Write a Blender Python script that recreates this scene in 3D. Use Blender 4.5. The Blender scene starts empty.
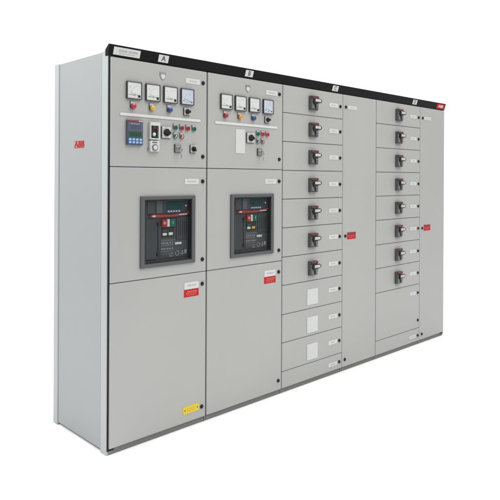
import bpy, bmesh, math, random
from mathutils import Matrix, Vector
random.seed(7)
C = bpy.context.scene.collection
SCN = bpy.context.scene

# ------------------------------------------------------------------ materials
def mat(name, col, rough=.5, metal=0., spec=.5, bump=0., bscale=400., mottle=0., emit=0., coat=0., mscale=3.):
    m = bpy.data.materials.new(name); m.use_nodes = True
    nt = m.node_tree; b = nt.nodes['Principled BSDF']
    b.inputs['Base Color'].default_value = (*col, 1)
    b.inputs['Roughness'].default_value = rough
    b.inputs['Metallic'].default_value = metal
    b.inputs['Specular IOR Level'].default_value = spec
    b.inputs['Coat Weight'].default_value = coat
    tc = nt.nodes.new('ShaderNodeTexCoord')
    if mottle:
        n = nt.nodes.new('ShaderNodeTexNoise'); n.inputs['Scale'].default_value = mscale; n.inputs['Detail'].default_value = 5
        r = nt.nodes.new('ShaderNodeMapRange')
        r.inputs[1].default_value = .3; r.inputs[2].default_value = .7
        r.inputs[3].default_value = 1 - mottle; r.inputs[4].default_value = 1 + mottle
        mx = nt.nodes.new('ShaderNodeVectorMath'); mx.operation = 'SCALE'; mx.inputs[0].default_value = col
        nt.links.new(tc.outputs['Object'], n.inputs['Vector']); nt.links.new(n.outputs['Fac'], r.inputs[0])
        nt.links.new(r.outputs[0], mx.inputs['Scale']); nt.links.new(mx.outputs[0], b.inputs['Base Color'])
        r2 = nt.nodes.new('ShaderNodeMapRange')
        r2.inputs[1].default_value = .3; r2.inputs[2].default_value = .7
        r2.inputs[3].default_value = rough - .05; r2.inputs[4].default_value = rough + .05
        nt.links.new(n.outputs['Fac'], r2.inputs[0]); nt.links.new(r2.outputs[0], b.inputs['Roughness'])
    if bump:
        n = nt.nodes.new('ShaderNodeTexNoise'); n.inputs['Scale'].default_value = bscale; n.inputs['Detail'].default_value = 2
        bp = nt.nodes.new('ShaderNodeBump'); bp.inputs['Strength'].default_value = bump; bp.inputs['Distance'].default_value = .0006
        nt.links.new(tc.outputs['Object'], n.inputs['Vector'])
        nt.links.new(n.outputs['Fac'], bp.inputs['Height']); nt.links.new(bp.outputs[0], b.inputs['Normal'])
    if emit:
        b.inputs['Emission Color'].default_value = (*col, 1); b.inputs['Emission Strength'].default_value = emit
    return m
M = {}
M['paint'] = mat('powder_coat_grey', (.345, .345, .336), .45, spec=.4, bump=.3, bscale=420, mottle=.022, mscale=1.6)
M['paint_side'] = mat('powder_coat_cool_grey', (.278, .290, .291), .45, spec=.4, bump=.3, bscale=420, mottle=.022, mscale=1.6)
M['black'] = mat('black_plastic', (.012, .011, .012), .35, spec=.4, bump=.1)
M['fascia'] = mat('black_fascia_paint', (.006, .0055, .006), .5, spec=.12, bump=.15, bscale=300, mottle=.1)
M['rubber'] = mat('dark_rubber_seal', (.02, .02, .02), .8, spec=.2)
M['rubber2'] = mat('grey_rubber_seal', (.12, .12, .115), .8, spec=.2)
M['rail'] = mat('dark_grey_base_paint', (.155, .16, .155), .5, spec=.3, mottle=.06)
M['white'] = mat('white_plastic', (.55, .56, .55), .4, spec=.4)
M['label'] = mat('white_engraved_label', (.51, .52, .51), .45, mottle=.02, mscale=40)
M['blank'] = mat('blanking_plate_plastic', (.50, .51, .50), .4, mottle=.03, mscale=30)
M['faint'] = mat('faint_dial_print', (.46, .47, .47), .5)
M['ink'] = mat('dark_ink', (.05, .05, .06), .6)
M['inkg'] = mat('grey_ink', (.34, .35, .36), .6)
M['dial'] = mat('meter_dial_cream', (.70, .71, .69), .35)
M['dialb'] = mat('meter_dial_cool', (.56, .61, .68), .35)
M['bezel'] = mat('meter_bezel_dark', (.035, .038, .042), .35)
M['red'] = mat('red_lens', (.38, .012, .025), .22, coat=.5)
M['dred'] = mat('dark_red_lens', (.33, .015, .02), .22, coat=.5)
M['wine'] = mat('wine_red_label', (.10, .024, .032), .45)
M['yellow'] = mat('yellow_lens', (.55, .33, .01), .22, coat=.5)
M['orange'] = mat('orange_lens', (.58, .25, .01), .22, coat=.5)
M['blue'] = mat('blue_lens', (.012, .04, .22), .22, coat=.5)
M['green'] = mat('green_button_cap', (.004, .09, .062), .25, coat=.4)
M['redb'] = mat('red_button_cap', (.27, .014, .014), .25, coat=.4)
M['signred'] = mat('red_sign_plate', (.42, .006, .008), .55, spec=.25)
M['logored'] = mat('logo_red_print', (.34, .010, .010), .6, spec=.2)
M['signink'] = mat('pale_red_print', (.50, .11, .10), .5)
M['post'] = mat('corner_post_paint', (.345, .362, .363), .42, spec=.4, bump=.3, bscale=420, mottle=.022, mscale=1.6)
M['tag'] = mat('lever_tag_grey', (.47, .48, .48), .4)
M['mark'] = mat('grey_white_print', (.22, .23, .26), .5)
M['signyel'] = mat('yellow_sign_plate', (.60, .47, .0), .4)
M['chrome'] = mat('brushed_steel', (.55, .56, .56), .3, metal=.9, mottle=.05, mscale=60)
M['steel'] = mat('dull_steel', (.30, .31, .31), .4, metal=.5)
M['frame'] = mat('window_frame_grey', (.075, .082, .085), .45, spec=.4, bump=.2, mottle=.04)
M['acb'] = mat('breaker_dark_grey', (.048, .052, .056), .45, spec=.3, bump=.1)
M['acbd'] = mat('breaker_recess_black', (.010, .010, .011), .5)
M['trip'] = mat('trip_unit_grey', (.030, .037, .042), .35)
M['disp'] = mat('trip_unit_display', (.010, .045, .042), .15)
M['led'] = mat('pale_blue_keys', (.34, .42, .70), .4)
M['bandred'] = mat('red_breaker_band', (.27, .03, .022), .35)
M['relay'] = mat('relay_slate_body', (.055, .065, .09), .4)
M['relays'] = mat('relay_top_panel', (.085, .10, .15), .3)
M['lcd'] = mat('green_lcd', (.015, .075, .03), .2)
M['keyb'] = mat('relay_key_panel', (.03, .09, .22), .4)
M['key'] = mat('relay_key_caps', (.30, .42, .58), .4)
M['handle'] = mat('operator_dark_grey', (.060, .067, .067), .4, mottle=.1, mscale=60)
M['handle2'] = mat('operator_mid_grey', (.14, .148, .148), .4)
M['brown'] = mat('brown_insulator', (.10, .03, .025), .4)
# clear pane: thin acrylic, mostly transparent with a fresnel reflection
g = bpy.data.materials.new('clear_pane'); g.use_nodes = True; nt = g.node_tree
for n in list(nt.nodes): nt.nodes.remove(n)
o_ = nt.nodes.new('ShaderNodeOutputMaterial'); mx = nt.nodes.new('ShaderNodeMixShader'); fr = nt.nodes.new('ShaderNodeFresnel')
fr.inputs['IOR'].default_value = 1.45
tr = nt.nodes.new('ShaderNodeBsdfTransparent'); gl = nt.nodes.new('ShaderNodeBsdfGlossy'); gl.inputs['Roughness'].default_value = .08
tr.inputs['Color'].default_value = (.96, .965, .965, 1)
gl.inputs['Color'].default_value = (.8, .8, .8, 1)
gm = nt.nodes.new('ShaderNodeNewGeometry'); sb = nt.nodes.new('ShaderNodeMath'); sb.operation = 'SUBTRACT'; sb.inputs[0].default_value = 1
ml = nt.nodes.new('ShaderNodeMath'); ml.operation = 'MULTIPLY'
nt.links.new(gm.outputs['Backfacing'], sb.inputs[1]); nt.links.new(sb.outputs[0], ml.inputs[0]); nt.links.new(fr.outputs[0], ml.inputs[1])
nt.links.new(ml.outputs[0], mx.inputs[0]); nt.links.new(tr.outputs[0], mx.inputs[1]); nt.links.new(gl.outputs[0], mx.inputs[2]); nt.links.new(mx.outputs[0], o_.inputs[0])
M['pane'] = g

# ------------------------------------------------------------------ mesh builder (local coords: X right, Y into the cabinet, Z up)
class MB:
    def __init__(s): s.bm = bmesh.new(); s.mats = []
    def mi(s, m):
        if m not in s.mats: s.mats.append(m)
        return s.mats.index(m)
    def _merge(s, b, m, smooth=False):
        i = s.mi(m)
        for f in b.faces: f.material_index = i; f.smooth = smooth
        me = bpy.data.meshes.new('tmp'); b.to_mesh(me); b.free(); s.bm.from_mesh(me); bpy.data.meshes.remove(me)
    def box(s, x0, x1, y0, y1, z0, z1, m, bev=0., seg=2):
        b = bmesh.new(); bmesh.ops.create_cube(b, size=1)
        for v in b.verts: v.co = ((x0+x1)/2+v.co.x*(x1-x0), (y0+y1)/2+v.co.y*(y1-y0), (z0+z1)/2+v.co.z*(z1-z0))
        if bev: bmesh.ops.bevel(b, geom=b.edges[:], offset=bev, segments=seg, profile=.5, affect='EDGES')
        s._merge(b, m, False); return s
    def cyl(s, x, z, y0, y1, r, m, r2=None, n=28, bev=0.):
        # axis along Y; y0 = front (smaller)
        b = bmesh.new(); r2 = r if r2 is None else r2
        prof = [(y1, r2)]
        if bev: prof += [(y0+bev, r), (y0+bev*.3, r-bev*.3), (y0, r-bev)]
        else: prof += [(y0, r)]
        rings = [[b.verts.new((x+rr*math.cos(2*math.pi*k/n), yy, z+rr*math.sin(2*math.pi*k/n))) for k in range(n)] for yy, rr in prof]
        for a, c in zip(rings, rings[1:]):
            for k in range(n): b.faces.new((a[k], a[(k+1) % n], c[(k+1) % n], c[k]))
        b.faces.new(rings[-1]); b.faces.new(list(reversed(rings[0])))
        bmesh.ops.recalc_face_normals(b, faces=b.faces)
        s._merge(b, m, False); return s
    def dome(s, x, z, y, r, h, m, n=24):
        b = bmesh.new(); rings = []
        for j in range(6):
            t = j/6*math.pi/2
            rings.append([b.verts.new((x+r*math.cos(t)*math.cos(2*math.pi*k/n), y-h*math.sin(t), z+r*math.cos(t)*math.sin(2*math.pi*k/n))) for k in range(n)])
        for a, c in zip(rings, rings[1:]):
            for k in range(n): b.faces.new((a[k], a[(k+1) % n], c[(k+1) % n], c[k]))
        top = b.verts.new((x, y-h, z))
        for k in range(n): b.faces.new((rings[-1][k], rings[-1][(k+1) % n], top))
        b.faces.new(list(reversed(rings[0])))
        bmesh.ops.recalc_face_normals(b, faces=b.faces)
        s._merge(b, m, True); return s
    def prism(s, pts, y0, y1, m, bev=0.):
        # outline in XZ extruded along Y
        b = bmesh.new()
        f = [b.verts.new((x, y0, z)) for x, z in pts]; k = [b.verts.new((x, y1, z)) for x, z in pts]; n = len(pts)
        b.faces.new(f); b.faces.new(list(reversed(k)))
        for i in range(n): b.faces.new((f[i], f[(i+1) % n], k[(i+1) % n], k[i]))
        bmesh.ops.recalc_face_normals(b, faces=b.faces)
        if bev: bmesh.ops.bevel(b, geom=b.edges[:], offset=bev, segments=2, profile=.5, affect='EDGES')
        s._merge(b, m); return s
    def prismx(s, pts, x0, x1, m, bev=0.):
        # outline in YZ extruded along X
        b = bmesh.new()
        f = [b.verts.new((x0, y, z)) for y, z in pts]; k = [b.verts.new((x1, y, z)) for y, z in pts]; n = len(pts)
        b.faces.new(f); b.faces.new(list(reversed(k)))
        for i in range(n): b.faces.new((f[i], f[(i+1) % n], k[(i+1) % n], k[i]))
        bmesh.ops.recalc_face_normals(b, faces=b.faces)
        if bev: bmesh.ops.bevel(b, geom=b.edges[:], offset=bev, segments=2, profile=.5, affect='EDGES')
        s._merge(b, m); return s
    def ring(s, ox0, ox1, oz0, oz1, ix0, ix1, iz0, iz1, y0, y1, m, bev=0., inner_bev=False):
        b = bmesh.new()
        def q(a, c, d, e, y): return [b.verts.new((a, y, d)), b.verts.new((c, y, d)), b.verts.new((c, y, e)), b.verts.new((a, y, e))]
        of, jf, ob, jb = q(ox0, ox1, oz0, oz1, y0), q(ix0, ix1, iz0, iz1, y0), q(ox0, ox1, oz0, oz1, y1), q(ix0, ix1, iz0, iz1, y1)
        for k in range(4):
            l = (k+1) % 4
            b.faces.new((of[k], of[l], jf[l], jf[k])); b.faces.new((ob[l], ob[k], jb[k], jb[l]))
            b.faces.new((of[l], of[k], ob[k], ob[l])); b.faces.new((jf[k], jf[l], jb[l], jb[k]))
        bmesh.ops.recalc_face_normals(b, faces=b.faces)
        if bev:
            V = set(of+ob) | (set(jf) if inner_bev else set())
            es = []
            for e in b.edges:
                a, c = e.verts
                if a in of+ob and c in of+ob: es.append(e)
                elif inner_bev and a in jf and c in jf: es.append(e)
            bmesh.ops.bevel(b, geom=es, offset=bev, segments=2, profile=.5, affect='EDGES')
        s._merge(b, m); return s
    def text(s, body, x, z, y, size, m, sx=1., bold=0., side=False, align='CENTER', xs=0.):
        cu = bpy.data.curves.new('t', 'FONT'); cu.body = body; cu.size = size; cu.extrude = .0003; cu.offset = bold
        cu.align_x = align; cu.align_y = 'CENTER'; cu.resolution_u = 3
        ob = bpy.data.objects.new('t', cu); C.objects.link(ob)
        bpy.context.view_layer.update()
        me = bpy.data.meshes.new_from_object(ob.evaluated_get(bpy.context.evaluated_depsgraph_get()))
        bpy.data.objects.remove(ob); bpy.data.curves.remove(cu)
        if side:   # faces -X; x = plane, y = centre along Y
            mt = Matrix(((0, 0, -1, x), (-sx, 0, 0, y), (0, 1, 0, z), (0, 0, 0, 1)))
        else:
            mt = Matrix(((sx, 0, 0, x), (0, 0, -1, y), (0, 1, 0, z), (0, 0, 0, 1)))
        me.transform(mt)
        b = bmesh.new(); b.from_mesh(me); bpy.data.meshes.remove(me)
        s._merge(b, m); return s
    def dashes(s, x0, x1, z, h, y, m, fill=.8):
        x = x0
        while x < x1 - .002:
            w = min(random.uniform(.006, .02), x1 - x)
            s.box(x, x + w*fill, y-.0004, y, z-h/2, z+h/2, m); x += w
        return s
    def build(s, name, parent=None, label=None, loc=(0, 0, 0), smooth_angle=None):
        me = bpy.data.meshes.new(name); s.bm.to_mesh(me); s.bm.free()
        for m in s.mats: me.materials.append(M[m])
        ob = bpy.data.objects.new(name, me); C.objects.link(ob); ob.location = loc
        if parent: ob.parent = parent
        if label: ob['label'] = label
        return ob

def copy_part(o, dx=0, dz=0, parent=None):
    c = o.copy(); C.objects.link(c); c.parent = parent or o.parent
    c.location = (o.location.x+dx, o.location.y, o.location.z+dz)
    for ch in list(o.children):
        d = ch.copy(); C.objects.link(d); d.parent = c
    return c

# ------------------------------------------------------------------ the switchboard
root = bpy.data.objects.new('switchboard', None); C.objects.link(root)
root['label'] = 'long grey electrical switchboard with black top strip, meters, two breaker windows and rows of doors'
root['category'] = 'switchboard'
BZ = .034          # base height: door bottoms sit at z = BZ
root.location = (0, 0, BZ)
XS = [0, .668, 1.345, 2.022, 2.470, 3.157, 3.596]
X0, X1 = -.013, 3.606
YF, YB = .012, .628
HT = 2.100         # door top

# seal behind the doors (what shows dark in the gaps)
m = MB(); 
m.box(X0+.0042, X0+.0455, YF-.003, YF+.003, -.012, HT, 'rubber'); m.box(X1-.0455, X1-.0042, YF-.003, YF+.003, -.012, HT, 'rubber')
m.ring(X0+.003, X1-.003, -.0, HT+.002, .03, 3.57, .03, HT-.03, YF+.004, YF+.03, 'rubber')
for x in XS[1:-1]:
    m.box(x-.014, x+.014, YF+.0045, YF+.0295, .032, HT-.032, 'rubber2')
m.build('door_seal', root)

def post(x0, x1, y0, y1):
    return MB().box(x0, x1, y0, y1, -BZ, 2.134, 'post', .006, 3)
# corner posts: front left one wide and proud, as seen beside the side panel
post(X0, X0+.045, YF+.0, YF+.062).build('corner_post', root)
post(X0, X0+.045, YB-.055, YB).build('corner_post', root)
post(X1-.045, X1, YF+.0, YF+.062).build('corner_post', root)
post(X1-.045, X1, YB-.055, YB).build('corner_post', root)
# side panels, lipped tray shape set a little back from the posts
def side_panel(xa, xb, sgn):
    m = MB()
    y0, y1 = YF+.066, YB-.059
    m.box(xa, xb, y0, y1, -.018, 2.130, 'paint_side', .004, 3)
    return m
sp = side_panel(X0+.004, X0+.02, -1).build('side_panel', root)
side_panel(X1-.02, X1-.004, 1).build('side_panel', root)
# deep groove fill between post and panel
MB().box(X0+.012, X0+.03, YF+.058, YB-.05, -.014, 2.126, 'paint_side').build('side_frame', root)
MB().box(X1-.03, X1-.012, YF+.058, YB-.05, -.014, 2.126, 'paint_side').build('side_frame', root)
# red maker's mark on the side panel
l = MB(); l.text('ABB', X0+.0034, 1.640, .323, .041, 'logored', sx=1.55, bold=.0020, side=True)
l.box(X0+.0030, X0+.0042, .268, .380, 1.6200, 1.6240, 'logored'); l.box(X0+.0030, X0+.0042, .268, .380, 1.6565, 1.6600, 'logored')
l.build('logo', sp, 'red lettering on grey side panel')
MB().box(X0+.02, X1-.02, YF+.02, YB-.006, 2.118, 2.131, 'paint_side', .002).build('roof_panel', root)
m = MB()
for a, b in zip([X0+.046]+XS[1:-1], XS[1:-1]+[X1-.046]):
    m.box(a+.003, b-.003, YB-.02, YB-.004, -.01, 2.12, 'paint_side', .002)
m.build('back_panel', root)
MB().box(.01, 3.58, YF+.1, YF+.102, .01, 2.1, 'rubber').build('inner_plate', root)
# base rail
m = MB(); m.box(X0+.046, X1-.046, YF+.002, YF+.05, -BZ+.001, -.004, 'rail', .001)
for x in XS[1:-1]:
    m.box(x-.010, x-.0065, YF+.0015, YF+.004, -BZ+.002, -.006, 'rubber')
m.box(X0+.046, X1-.046, YB-.05, YB-.004, -BZ+.001, -.012, 'rail', .001)
br = m.build('base_rail', root)
MB().box(X0+.012, X0+.0445, YF-.002, YF+.012, -.03, -.0125, 'rail', .001).build('rail_end', br)
MB().box(X1-.0445, X1-.004, YF-.002, YF+.012, -.03, -.0125, 'rail', .001).build('rail_end', br)
for x in XS[1:-1]:
    for d in (-.022, .022):
        MB().cyl(x+d, -.018, YF-.001, YF+.004, .005, 'steel', n=14).build('bolt', br)

# top fascia
m = MB(); m.prismx([(.006, 2.103), (-.012, 2.158), (-.011, 2.163), (.0, 2.164), (.034, 2.138), (.034, 2.103)], X0-.003, X1-.002, 'fascia', .0015)
fa = m.build('top_fascia', root)
TILT = math.atan2(.018, .055)
def fascia_plate(name, x0, x1, txt, back='label', ink='ink', label=None, tsize=.042, h=.042, bold=.001, sx=1.):
    w = (x1-x0)/2
    m = MB(); m.box(-w, w, -.002, 0, -h/2, h/2, back, .0006)
    if txt == '~':
        m.dashes(-w*.62, w*.05, .004, .011, -.0021, 'inkg', .78); m.dashes(w*.12, w*.8, .004, .011, -.0021, 'inkg', .78)
        m.dashes(-w*.55, w*.6, -.010, .006, -.0021, 'inkg', .7)
    elif txt: m.text(txt, 0, 0, -.0021, tsize, ink, bold=bold, sx=sx)
    o = m.build(name, fa, label)
    o.location = ((x0+x1)/2, -.0035, 2.1325)
    o.rotation_euler = (TILT, 0, 0)
    return o
fascia_plate('title_plate', .012, .180, '~', label='long white title plate at the left end of the black strip')
fascia_plate('marker_plate', .303, .373, 'A', label='white plate with letter A')
fascia_plate('marker_plate', .984, 1.054, 'B', label='white plate with letter B')
fascia_plate('marker_plate', 1.887, 1.957, 'C', label='white plate with letter C')
fascia_plate('marker_plate', 3.024, 3.094, 'D', label='white plate with letter D')
fascia_plate('maker_plate', 3.444, 3.590, 'ABB', 'signred', 'label', 'red maker plate at the right end of the black strip', .034, .044, .0012, 1.35)

# ------------------------------------------------------------------ doors
def door(col, z0, z1, gl=.0045, gr=.0045, hole=None):
    x0, x1 = XS[col]+gl+random.uniform(-.0004, .0004), XS[col+1]-gr+random.uniform(-.0004, .0004)
    m = MB()
    a, b = z0+.0019, z1-.0019
    if hole: m.ring(x0, x1, a, b, *hole, 0, .014, 'paint', .0022)
    else: m.box(x0, x1, 0, .014, a, b, 'paint', .0022)
    return m.build('door', root)
lock_src = MB().cyl(0, 0, -.004, 0, .0125, 'black', bev=.001).cyl(0, 0, -.0085, -.003, .0095, 'black', bev=.002)
lock_src.box(-.0016, .0016, -.0092, -.0084, -.006, .006, 'rubber')
lock_me = None
def lock(d, x, z):
    global lock_me
    if lock_me is None:
        o = lock_src.build('lock', d); lock_me = o.data
    else:
        o = bpy.data.objects.new('lock', lock_me); C.objects.link(o); o.parent = d
    o.location = (x, 0, z)
    return o
def nameplate(d, x0, x1, z0, z1, rows=1, name='nameplate'):
    m = MB(); m.box(x0, x1, -.0022, 0, z0, z1, 'label', .0006)
    w = x1-x0; zc = (z0+z1)/2
    if rows: m.dashes(x0+w*random.uniform(.2, .3), x1-w*random.uniform(.15, .3), zc, (z1-z0)*.26, -.0023, 'inkg', .7)
    return m.build(name, d)

# columns A and B
G = [(.0012, .005), (.005, .004), (.0035, .0025), (.0025, .0035), (.0035, .0025), (.0025, .001)]
WIN = (.200, .560, .960, 1.336)
for c in (0, 1):
    gl, gr = G[c]; X = XS[c]
    dx = X+.001 if c == 0 else X+.007
    top = door(c, 1.511, HT, gl, gr)
    mid = door(c, .8845, 1.511, gl, gr, hole=tuple(v+(X if i < 2 else 0) for i, v in enumerate((.2, .565, .965, 1.332))))
    low = door(c, 0, .8845, gl, gr)
    lx = X+.634 if c == 0 else X+.642
    for d, z in ((top, 2.027), (top, 1.581), (mid, 1.4315), (mid, .959), (low, .811), (low, .066)): lock(d, lx, z)
    nx = X+.500 if c == 0 else X+.510
    nameplate(top, nx, nx+.108, 2.012, 2.044)
    nameplate(mid, nx-.003, nx+.103, 1.414, 1.447)
    # white plate over red warning sign
    m = MB(); sx = X+.497 if c == 0 else X+.502
    m.box(sx, sx+.108, -.0022, 0, .791, .832, 'label', .0006); m.dashes(sx+.025, sx+.09, .812, .010, -.0023, 'inkg', .7)
    m.build('nameplate', low)
    m = MB(); m.box(sx-.001, sx+.109, -.0022, 0, .745, .788, 'signred', .0006)
    m.dashes(sx+.02, sx+.10, .776, .007, -.0023, 'signink', .75); m.dashes(sx+.012, sx+.095, .766, .006, -.0023, 'signink', .6)
    m.dashes(sx+.02, sx+.09, .756, .005, -.0023, 'signink', .6)
    m.build('warning_label', low, 'red label with pale lettering')
    if c == 0:
        m = MB(); m.box(.492, .613, -.0022, 0, .0515, .0955, 'signyel', .0008)
        m.cyl(.506, .0735, -.0034, -.002, .0042, 'ink', n=14); m.cyl(.600, .0735, -.0034, -.002, .0045, 'green', n=14)
        m.dashes(.522, .585, .080, .005, -.0023, 'orange', .75); m.dashes(.522, .58, .067, .005, -.0023, 'orange', .7)
        m.build('yellow_label', low, 'yellow label with a dot at each end')
    # shield emblem
    sxm = X+.336 if c == 0 else X+.342
    m = MB()
    out = [(-.020, .022), (.020, .022), (.020, -.004), (.013, -.017), (0, -.025), (-.013, -.017), (-.020, -.004)]
    m.prism([(sxm+a, 2.035+b) for a, b in out], -.003, 0, 'steel', .0008)
    m.prism([(sxm+a*.72, 2.035+b*.72-.003) for a, b in out], -.0042, -.002, 'blank', .0005)
    m.box(sxm-.021, sxm+.021, -.0055, -.002, 2.044, 2.049, 'steel', .0005)
    m.build('emblem', top, 'small metal shield emblem')
    # white strip
    m = MB(); s0 = X+.056 if c == 0 else X+.062
    m.box(s0, s0+(.556 if c == 0 else .557), -.004, 0, 1.7885, 1.8045, 'white', .001)
    m.build('label_strip', top)

# meters
def meter(x, kind, label):
    m = MB()
    m.ring(-.048, .048, -.048, .048, -.0435, .0435, -.0435, .0435, -.014, 0, 'bezel', .0012, True)
    o = m.build('panel_meter', root, label); o.location = (x, 0, 1.9305)
    m = MB(); y = -.0105
    dm = 'dial' if kind == 'a' else 'dialb'
    m.box(-.0436, .0436, y, -.001, -.0436, .0436, dm)
    # scale arc with ticks
    n = 15; cx, cz = (.030, -.028)
    for k in range(n):
        t = math.radians(92+k*86/(n-1)); r0, r1 = (.052, .057 if k % 2 else .0605)
        p = [(cx+r*math.cos(t+s), cz+r*math.sin(t+s)) for r, s in ((r0, -.008), (r1, -.008), (r1, .008), (r0, .008))]
        m.prism(p, y-.0004, y, 'faint')
    if kind == 'a':
        m.box(-.036, .008, y-.0006, y, -.0265, -.0245, 'ink')
        m.box(-.004, .006, y-.0006, y, -.030, -.0285, 'inkg')
    else:
        m.box(-.036, -.02, y-.0006, y, -.0265, -.024, 'ink'); m.box(-.012, .012, y-.0006, y, -.032, -.0285, 'inkg')
        m.text('V', .018, .012, y-.0003, .014, 'inkg')
    if kind == 'a': m.text('A', -.026, .018, y-.0003, .012, 'inkg')
    m.build('dial', o)
    m = MB()
    t = math.radians(164); 
    m.prism([(cx-.0006, cz-.001), (cx+.056*math.cos(t), cz+.056*math.sin(t)-.0006), (cx+.056*math.cos(t), cz+.056*math.sin(t)+.0006), (cx, cz+.001)], y-.0022, y-.0016, 'inkg')
    m.build('needle', o)
    m = MB()
    if kind == 'a': m.box(.0235, .037, y-.0035, y, -.037, -.0235, 'black', .0012); m.cyl(.030, -.030, y-.0045, y-.003, .0035, 'black', n=12)
    else: m.cyl(.030, -.030, y-.002, y, .004, 'ink', n=14)
    m.build('adjusting_screw', o)
    MB().box(-.0435, .0435, -.0138, -.0132, -.0435, .0435, 'pane').build('cover', o)
    return o
for c, xs in ((0, (.1405, .264, .3865, .5085)), (1, (.8185, .9405, 1.0645, 1.193))):
    for k, x in enumerate(xs): meter(x, 'a' if k < 3 else 'v', None if k < 3 else 'voltmeter with pale blue dial')

# legend holder with lamp
def legend(m, w=.034, top=.029, bot=-.014, edge='handle'):
    m.box(-w/2, w/2, -.0035, 0, bot, top, 'steel', .001)
    m.box(-w/2+.004, w/2-.004, -.0042, -.003, .0145, top-.003, 'label')
    m.box(-w/2, -w/2+.0035, -.0050, -.003, bot+.006, top, edge)
    return m
def lamp(x, z, col, label):
    m = MB(); legend(m); m.cyl(0, 0, -.010, -.003, .0155, 'bezel', bev=.001)
    o = m.build('indicator_lamp', root, label); o.location = (x-.004, 0, z)
    m = MB(); m.cyl(0, 0, -.022, -.009, .0148, col, bev=.003); m.dome(0, 0, -.0215, .0115, .004, col); m.build('lens', o)
for x, col, lab in ((.138, 'red', 'red'), (.262, 'yellow', 'yellow'), (.384, 'blue', 'blue')): lamp(x, 1.843, col, lab+' lamp')
for x, col, lab in ((.816, 'dred', 'dark red'), (.938, 'orange', 'orange'), (1.060, 'blue', 'blue')): lamp(x, 1.844, col, lab+' lamp')

def push_button(x, z, col, label, white_marks=False):
    m = MB(); legend(m, .030, .023, -.013); m.cyl(0, 0, -.007, -.003, .0145, 'steel', bev=.001)
    o = m.build('push_button', root, label); o.location = (x-.004, 0, z)
    m = MB(); m.cyl(0, 0, -.014, -.006, .0132, col, bev=.0015)
    if white_marks:  # white marks on the coloured cap of the two-colour buttons
        m.box(-.003, .004, -.0150, -.0138, -.001, .008, 'label'); m.box(-.008, -.001, -.0150, -.0138, -.009, -.003, 'label')
        m.box(.005, .009, -.0150, -.0138, -.006, -.001, 'label')
    m.build('cap', o)
for x, col in ((.427, 'green'), (.473, 'redb'), (.518, 'redb'), (.565, 'green')): push_button(x, 1.744, col, ('green' if col == 'green' else 'red')+' push button')
push_button(.428, 1.694, 'green', 'green and white push button', True); push_button(.474, 1.694, 'redb', 'red and white push button', True)
for x, col in ((1.103, 'green'), (1.148, 'red'), (1.192, 'red')): push_button(x, 1.744, col, ('green' if col == 'green' else 'red')+' push button')
push_button(1.104, 1.694, 'green', 'green and white push button', True); push_button(1.149, 1.694, 'redb', 'red and white push button', True)

# rotary switches
def rotary(x0, x1, z0, z1, r, ang=0, dark=False, key=False, th=.010):
    w, h = (x1-x0)/2, (z1-z0)/2
    m = MB(); m.box(-w, w, -th*.7, 0, -h, h, 'bezel', .0015)
    m.box(-w+.003, w-.0015, -th, -th*.6, -h+.0035, h-.001, 'chrome' if key else 'blank', .001)
    if not key:
        for k in range(5):
            t = math.radians(30+k*30); rr = min(w, h)*.82
            m.box(rr*math.cos(t)-.001, rr*math.cos(t)+.001, -th-.0004, -th, rr*math.sin(t)-.002, rr*math.sin(t)+.002, 'ink')
    o = m.build('key_switch' if key else 'rotary_switch', root); o.location = ((x0+x1)/2, 0, (z0+z1)/2)
    m = MB()
    if key:
        m.cyl(.0, 0, -th-.010, -th+.001, r, 'steel', bev=.002); m.cyl(0, 0, -th-.0115, -th-.0095, r*.55, 'chrome', n=16)
        m.box(-.001, .001, -th-.012, -th-.011, -.004, .004, 'ink')
    else:
        m.cyl(0, 0, -th-.010, -th+.001, r, 'black', bev=.0015)
        b = MB(); b.box(-r*.98, r*.98, -th-.019, -th-.008, -r*.40, r*.40, 'black', .002)
        b.bm.transform(Matrix.Rotation(math.radians(ang), 4, 'Y'))
        me = bpy.data.meshes.new('t'); b.bm.to_mesh(me); b.bm.free(); m.bm.from_mesh(me); bpy.data.meshes.remove(me)
    m.build('lock_barrel' if key else 'knob', o)
    if key:
        m = MB(); m.box(-.0015, .0015, -th-.030, -th-.011, -.006, .006, 'chrome', .0004)
        m.cyl(0, -.012, -th-.030, -th-.026, .010, 'chrome', n=16, bev=.001)
        m.box(-.002, .002, -th-.0275, -th-.0265, -.062, -.020, 'chrome', .0004); m.box(.002, .005, -th-.0275, -th-.0265, -.056, -.040, 'steel')
        m.build('key', o)
    return o
rotary(.483, .530, 1.820, 1.866, .0155, 0)
rotary(.3245, .389, 1.677, 1.746, .021, 8)
rotary(.418, .466, 1.599, 1.649, .0145, key=True)
rotary(.532, .577, 1.600, 1.648, .0155, 60)
rotary(1.163, 1.207, 1.820, 1.866, .0155, 0)
rotary(.996, 1.064, 1.680, 1.748, .021, 8)
rotary(1.095, 1.140, 1.600, 1.649, .0145, key=True)
# white blanking plate on column B
m = MB(); m.box(.9035, .985, -.003, 0, 1.611, 1.766, 'label', .001); m.build('blank_plate', root, 'tall white blank plate')

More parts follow.
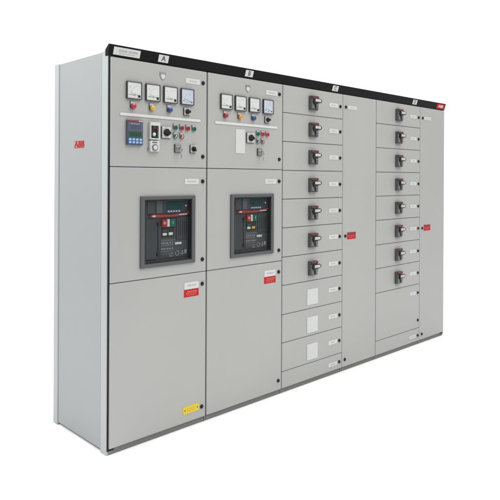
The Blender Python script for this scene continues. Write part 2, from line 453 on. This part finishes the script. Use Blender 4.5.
# protection relay
m = MB(); m.box(.093, .194, -.016, 0, 1.631, 1.768, 'relay', .002)
o = m.build('protection_relay', root, 'blue grey relay with green display')
m = MB(); m.box(.0975, .1895, -.0175, -.0155, 1.708, 1.755, 'relays', .0008)
m.box(.110, .176, -.0179, -.0174, 1.716, 1.741, 'relay'); m.dashes(.115, .17, 1.747, .004, -.0175, 'inkg', .6)
m.build('top_panel', o)
m = MB(); m.box(.0965, .1905, -.0175, -.0155, 1.7592, 1.7652, 'bandred'); m.box(.165, .1895, -.0182, -.0173, 1.7598, 1.7646, 'label'); m.build('red_line', o)
m = MB(); m.box(.0975, .1895, -.0175, -.0155, 1.6755, 1.704, 'relay', .0008); m.box(.106, .181, -.0185, -.0173, 1.679, 1.701, 'lcd')
m.dashes(.112, .17, 1.694, .003, -.0185, 'green', .7); m.build('display', o)
m = MB(); m.box(.0975, .1895, -.0175, -.0155, 1.6355, 1.672, 'keyb', .0008); m.build('key_panel', o)
for r in range(2):
    for k in range(4):
        MB().box(.1015+k*.0225, .1015+k*.0225+.015, -.0205, -.017, 1.640+r*.0155, 1.640+r*.0155+.0115, 'key', .001).build('key', o)

# molded case breaker device in a frame, with a socket-like box below
m = MB(); m.ring(.2395, .308, 1.667, 1.765, .247, .297, 1.675, 1.745, -.020, 0, 'blank', .0025, True)
m.box(.246, .298, -.0195, -.001, 1.750, 1.751, 'steel')
o = m.build('small_breaker', root, 'small breaker in pale frame')
m = MB(); m.box(.2475, .2965, -.009, -.001, 1.6755, 1.7445, 'acbd'); m.box(.262, .285, -.0125, -.008, 1.728, 1.742, 'brown', .001)
m.box(.286, .295, -.016, -.008, 1.722, 1.737, 'wine', .001); m.build('breaker_body', o)
m = MB(); m.box(.256, .276, -.021, -.008, 1.684, 1.701, 'handle2', .002); m.dome(.266, 1.697, -.019, .010, .006, 'white'); m.build('toggle', o)
m = MB(); m.box(.2405, .3045, -.018, 0, 1.600, 1.661, 'blank', .003)
o = m.build('socket_box', root, 'pale box with round grey cover')
m = MB(); m.cyl(.272, 1.622, -.022, -.016, .020, 'handle2', bev=.002); m.cyl(.272, 1.622, -.026, -.021, .013, 'blank', bev=.002)
m.build('round_cover', o)
m = MB(); m.box(.254, .286, -.0195, -.0175, 1.6485, 1.6535, 'ink'); m.build('slot', o)
m = MB(); m.box(.232, .245, -.012, 0, 1.608, 1.615, 'steel', .001); m.box(.300, .312, -.012, 0, 1.608, 1.615, 'steel', .001); m.build('clip', o)

# ------------------------------------------------------------------ air circuit breakers behind framed windows
def circuit_breaker(X, label):
    yb = .030
    # X = offset of the column; local coordinates of column A
    e = bpy.data.objects.new('circuit_breaker', None); C.objects.link(e); e.parent = root; e.location = (X, 0, 0); e['label'] = label
    MB().box(.190, .575, yb, yb+.06, .950, 1.345, 'acb').build('breaker_face', e)
    m = MB(); m.ring(.232, .556, .972, 1.332, .238, .550, .978, 1.326, yb-.004, yb+.001, 'frame', .001)
    m.box(.240, .312, yb-.006, yb, .985, 1.215, 'trip', .002); m.box(.246, .250, yb-.0075, yb-.005, .99, 1.21, 'frame')
    m.box(.458, .548, yb-.005, yb, 1.090, 1.218, 'trip', .002); m.box(.346, .452, yb-.003, yb, 1.082, 1.095, 'frame', .001)
    for k in range(5): m.box(.470+k*.015, .476+k*.015, yb-.0056, yb-.0045, 1.115, 1.195, 'acbd')
    m.box(.345, .548, yb-.0018, yb, .984, 1.0835, 'acb', .0008)
    m.build('front_moulding', e)
    m = MB(); m.box(.237, .552, yb-.006, yb, 1.242, 1.326, 'trip', .001)
    m.box(.250, .300, yb-.009, yb-.005, 1.250, 1.318, 'acb', .002); m.box(.312, .352, yb-.010, yb-.005, 1.248, 1.320, 'frame', .002)
    m.build('trip_unit', e)
    m = MB(); m.box(.385, .500, yb-.008, yb-.005, 1.268, 1.314, 'disp', .001); m.build('display', e)
    m = MB()
    for k in range(5): m.box(.392+k*.019, .392+k*.019+.012, yb-.009, yb-.005, 1.2525, 1.2605, 'led')
    m.cyl(.524, 1.288, yb-.010, yb-.005, .006, 'inkg', n=16); m.build('keypad', e)
    m = MB()
    pts = [(.258, 1.236), (.300, 1.242), (.42, 1.238), (.50, 1.242), (.555, 1.252), (.555, 1.247), (.53, 1.234), (.45, 1.226), (.31, 1.224), (.275, 1.229)]
    m.prism(pts, yb-.012, yb-.001, 'bandred')
    m.text('ABB', .292, 1.2325, yb-.0122, .013, 'label', bold=.0006); m.dashes(.470, .530, 1.2365, .006, yb-.0125, 'label', .85)
    m.build('red_band', e)
    m = MB(); m.box(.350, .3875, yb-.012, yb, 1.168, 1.211, 'redb', .0015)
    m.text('O', .369, 1.190, yb-.0122, .022, 'label', bold=.0004); m.build('push_button', e, 'red push button')
    m = MB(); m.box(.4075, .448, yb-.012, yb, 1.168, 1.211, 'green', .0015)
    m.text('I', .427, 1.190, yb-.0122, .022, 'label', bold=.0004); m.build('push_button', e, 'green push button')
    m = MB(); m.box(.3885, .4065, yb-.008, yb, 1.168, 1.211, 'label'); m.build('button_label', e)
    m = MB(); m.box(.322, .344, yb-.010, yb, 1.176, 1.196, 'acbd', .001); m.build('lock_slot', e)
    m = MB(); m.box(.354, .440, yb-.004, yb, 1.107, 1.163, 'acbd', .001)
    m.box(.359, .387, yb-.006, yb-.003, 1.118, 1.132, 'label'); m.box(.402, .430, yb-.006, yb-.003, 1.118, 1.134, 'label' if X < .1 else 'yellow')
    m.box(.359, .387, yb-.006, yb-.003, 1.137, 1.150, 'green' if X > .1 else 'acb')
    m.build('status_indicator', e)
    m = MB()
    m.dashes(.352, .440, 1.073, .008, yb-.0019, 'led' if 0 else 'mark', .55); m.dashes(.352, .440, 1.060, .005, yb-.0019, 'mark', .5)
    m.dashes(.352, .445, 1.040, .008, yb-.0019, 'mark', .55); m.dashes(.352, .440, 1.026, .004, yb-.0019, 'mark', .45)
    m.box(.450, .497, yb-.0030, yb-.0017, 1.060, 1.073, 'tag')
    for k in range(6): m.box(.352+k*.009, .357+k*.009, yb-.0025, yb-.0017, 1.004, 1.014, 'frame')
    # certification marks: frame, ring, plate
    m.box(.410, .436, yb-.0025, yb-.0017, .993, .997, 'mark'); m.box(.410, .413, yb-.0025, yb-.0017, .998, 1.016, 'mark'); m.box(.420, .436, yb-.0025, yb-.0017, 1.008, 1.012, 'mark')
    for k in range(18):
        t = k*20*math.pi/180
        if 100 < k*20 < 150: continue
        cx, cz, r = .466, 1.008, .013
        m.box(cx+r*math.cos(t)-.0022, cx+r*math.cos(t)+.0022, yb-.0025, yb-.0017, cz+r*math.sin(t)-.0022, cz+r*math.sin(t)+.0022, 'mark')
    m.box(.488, .512, yb-.0025, yb-.0017, 1.001, 1.005, 'mark'); m.box(.500, .506, yb-.0026, yb-.0017, .998, 1.022, 'mark')
    m.box(.518, .536, yb-.0025, yb-.0017, 1.002, 1.026, 'mark')
    m.build('rating_marks', e)
    m = MB(); m.box(.326, .333, yb-.003, yb, 1.02, 1.175, 'acbd'); m.box(.3345, .3365, yb-.003, yb, 1.02, 1.175, 'frame')
    m.box(.320, .342, yb-.008, yb, 1.003, 1.022, 'acbd', .001); m.build('slide_rail', e)
    return e
circuit_breaker(0, 'breaker behind the left window')
circuit_breaker(.676, 'breaker behind the right window, with yellow indicator')
def window(X, x0, x1, z0, z1):
    e = bpy.data.objects.new('breaker_window', None); C.objects.link(e); e.parent = root; e.location = (X, 0, 0)
    w = .026
    m = MB(); m.ring(x0, x1, z0, z1, x0+w, x1-w, z0+w*.8, z1-w*.75, -.012, .002, 'frame', .003, True); m.build('window_frame', e)
    m = MB(); m.ring(x0+w-.002, x1-w+.002, z0+w*.8-.002, z1-w*.75+.002, x0+w+.012, x1-w-.001, z0+w*.8+.006, z1-w*.75-.006, -.004, .0295, 'acbd'); m.build('window_liner', e)
    m = MB(); m.box(x0+w-.001, x1-w+.001, -.008, -.0065, z0+w*.8-.001, z1-w*.75+.001, 'pane'); m.build('window_pane', e)
window(0, .186, .572, .947, 1.348)
window(.668, .192, .583, .945, 1.348)

# ------------------------------------------------------------------ breaker operators on the feeder doors
def operator():
    e = MB()
    e.box(0, .084, -.022, 0, -.103, 0, 'handle', .003)
    e.prism([(.006, -.004), (.076, -.004), (.076, -.020), (.006, -.020)], -.030, -.020, 'handle2', .001)
    e.box(.006, .030, -.034, -.020, -.092, -.024, 'handle2', .003)
    e.box(.044, .070, -.036, -.020, -.092, -.040, 'handle', .003)
    e.box(.048, .058, -.0368, -.035, -.072, -.058, 'inkg', .001)
    e.cyl(.057, -.082, -.0375, -.034, .005, 'steel', n=12)
    o = e.build('breaker_operator', root)
    m = MB(); m.box(.004, .080, -.0312, -.0205, -.018, -.0015, 'wine'); m.dashes(.02, .065, -.012, .003, -.0313, 'signink', .5); m.build('label', o, 'wine red label on its top edge')
    m = MB(); m.cyl(.030, -.042, -.046, -.020, .024, 'black', bev=.003)
    m.prism([(.006, -.020), (.078, -.020), (.088, -.026), (.092, -.036), (.088, -.046), (.078, -.052), (.036, -.054), (.024, -.062), (.010, -.058), (.004, -.040)], -.052, -.038, 'black', .003)
    m.build('lever', o)
    m = MB(); m.box(.016, .076, -.0545, -.0515, -.045, -.026, 'tag', .001); m.box(.026, .066, -.0550, -.054, -.037, -.0335, 'inkg'); m.build('lever_label', o)
    return o
op = operator(); first = True
def place_op(x, z):
    global first
    if first: op.location = (x, 0, z); first = False
    else: copy_part(op, x-op.location.x, z-op.location.z)
ZB = [2.1, 1.907, 1.7075, 1.507, 1.3075, 1.109, .907, .7115, .510, .3145, .1165, 0]
gl, gr = G[2]
for k in range(11):
    d = door(2, ZB[k+1], ZB[k], gl, gr)
    zt = ZB[k]; zl = zt-.099 if k < 10 else .054
    lock(d, XS[3]-.034, zl)
    nameplate(d, XS[3]-.167, XS[3]-.060, zl-.014, zl+.018) if k < 10 else nameplate(d, XS[3]-.165, XS[3]-.062, .036, .064)
    if k < 7: place_op(XS[2]+.272, zt-.052)
    elif k < 10:
        m = MB(); x0 = XS[2]+.265
        m.box(x0, x0+.120, -.003, 0, zt-.175, zt-.060, 'blank', .001)
        m.box(x0+.02, x0+.05, -.0036, -.0028, zt-.115, zt-.085, 'label'); m.box(x0+.03, x0+.06, -.0036, -.0028, zt-.155, zt-.150, 'inkg' if 0 else 'label')
        m.build('blank_plate', root, 'square pale blank plate')
gl, gr = G[3]
d = door(3, 0, HT, gl, gr)
for z in (2.003, 1.008, .056): lock(d, XS[3]+.036, z)
nameplate(d, XS[3]+.062, XS[3]+.172, 1.990, 2.017)
def red_sign(d, x0, x1):
    m = MB(); m.box(x0, x1, -.0022, 0, .981, 1.034, 'signred', .0006); m.box(x0+.004, x1-.004, -.0024, -.0021, 1.018, 1.030, 'wine')
    m.dashes(x0+.01, x1-.01, 1.008, .006, -.0023, 'signink', .5); m.dashes(x0+.02, x1-.02, .995, .005, -.0023, 'signink', .45)
    m.build('warning_label', d, 'small red label')
red_sign(d, XS[3]+.060, XS[3]+.170)
gl, gr = G[4]
ZD = ZB[:9]+[.1165, 0]
for k in range(10):
    d = door(4, ZD[k+1], ZD[k], gl, gr)
    zt = ZD[k]
    zl = zt-.1 if k < 8 else (.433 if k == 8 else .050)
    lock(d, XS[5]-.028, zl)
    if k == 8: lock(d, XS[5]-.028, .187)
    nameplate(d, XS[5]-.165, XS[5]-.063, zl-.013, zl+.016)
    if k < 8: place_op(XS[4]+.281, zt-.052)
gl, gr = G[5]
d = door(5, 0, HT, gl, gr)
for z in (2.001, 1.006, .050): lock(d, XS[5]+.042, z)
nameplate(d, XS[5]+.070, XS[5]+.186, 1.988, 2.016)
red_sign(d, XS[5]+.070, XS[5]+.184)

# ------------------------------------------------------------------ setting: white seamless floor
me = bpy.data.meshes.new('floor'); b = bmesh.new(); bmesh.ops.create_grid(b, x_segments=8, y_segments=8, size=7); b.to_mesh(me); b.free()
fm = mat('white_seamless_paper', (.93, .93, .93), .9, spec=.1, mottle=.003)
me.materials.append(fm); fl = bpy.data.objects.new('floor', me); C.objects.link(fl); fl['kind'] = 'structure'; fl.location = (2.2, 1.6, -.0005)

WF, WU = .22, 1.6
w = bpy.data.worlds.new('World'); SCN.world = w; w.use_nodes = True
# studio surroundings: white backdrop behind, bright overhead, a dimmer room in front of the cabinets
nt = w.node_tree; bg = nt.nodes['Background']; bg.inputs[0].default_value = (1, 1, 1, 1)
tc = nt.nodes.new('ShaderNodeTexCoord'); sp_ = nt.nodes.new('ShaderNodeSeparateXYZ'); nt.links.new(tc.outputs['Generated'], sp_.inputs[0])
def ramp(sock, a, b, c, d):
    r = nt.nodes.new('ShaderNodeMapRange'); r.interpolation_type = 'SMOOTHSTEP'
    for k, v in enumerate((a, b, c, d)): r.inputs[k+1].default_value = v
    nt.links.new(sock, r.inputs[0]); return r.outputs[0]
dt = nt.nodes.new('ShaderNodeVectorMath'); dt.operation = 'DOT_PRODUCT'; dt.inputs[1].default_value = (.6, .8, 0)
nt.links.new(tc.outputs['Generated'], dt.inputs[0])
back = ramp(dt.outputs['Value'], -.15, .35, WF, 1.10)
upf = ramp(sp_.outputs['Z'], .25, .75, 0, 1)
mxw = nt.nodes.new('ShaderNodeMix'); mxw.data_type = 'FLOAT'
nt.links.new(upf, mxw.inputs['Factor']); nt.links.new(back, mxw.inputs['A']); mxw.inputs['B'].default_value = WU
nt.links.new(mxw.outputs['Result'], bg.inputs[1])

def area(name, loc, target, size, energy, col=(1, 1, 1), sy=None):
    la = bpy.data.lights.new(name, 'AREA'); la.energy = energy; la.color = col; la.shape = 'RECTANGLE'; la.size = size; la.size_y = sy or size
    o = bpy.data.objects.new(name, la); C.objects.link(o); o.location = loc
    o.rotation_euler = (Vector(target)-Vector(loc)).to_track_quat('-Z', 'Y').to_euler(); return o
area('softbox_front', (1.7, -3.2, 4.8), (2.0, -.2, .4), 3.6, 140, (1, .99, .97))
area('softbox_left', (-2.3, .5, 3.2), (0, .3, 1.9), 1.2, 72, (.97, .99, 1))

# ------------------------------------------------------------------ camera (solved from the cabinet's edges)
f, cy, yaw, roll = 599.2139, 177.689, .7679, .0047
CP = Vector((-1.684, -2.8145, 1.4551+BZ))
fw = Vector((math.sin(yaw), math.cos(yaw), 0)); r = Vector((math.cos(yaw), -math.sin(yaw), 0)); u = r.cross(fw)
r2 = r*math.cos(roll)+u*math.sin(roll); u2 = -r*math.sin(roll)+u*math.cos(roll)
cd = bpy.data.cameras.new('camera'); cam = bpy.data.objects.new('camera', cd); C.objects.link(cam)
cam.matrix_world = Matrix(((r2.x, u2.x, -fw.x, CP.x), (r2.y, u2.y, -fw.y, CP.y), (r2.z, u2.z, -fw.z, CP.z), (0, 0, 0, 1)))
cd.sensor_width = 36; cd.lens = f/500*36; cd.shift_y = -(250-cy)/500
cd.clip_start = .05; cd.clip_end = 500
SCN.camera = cam
SCN.view_settings.view_transform = 'Standard'; SCN.view_settings.look = 'None'; SCN.view_settings.exposure = 0; SCN.view_settings.gamma = 1
SCN.cycles.use_denoising = True
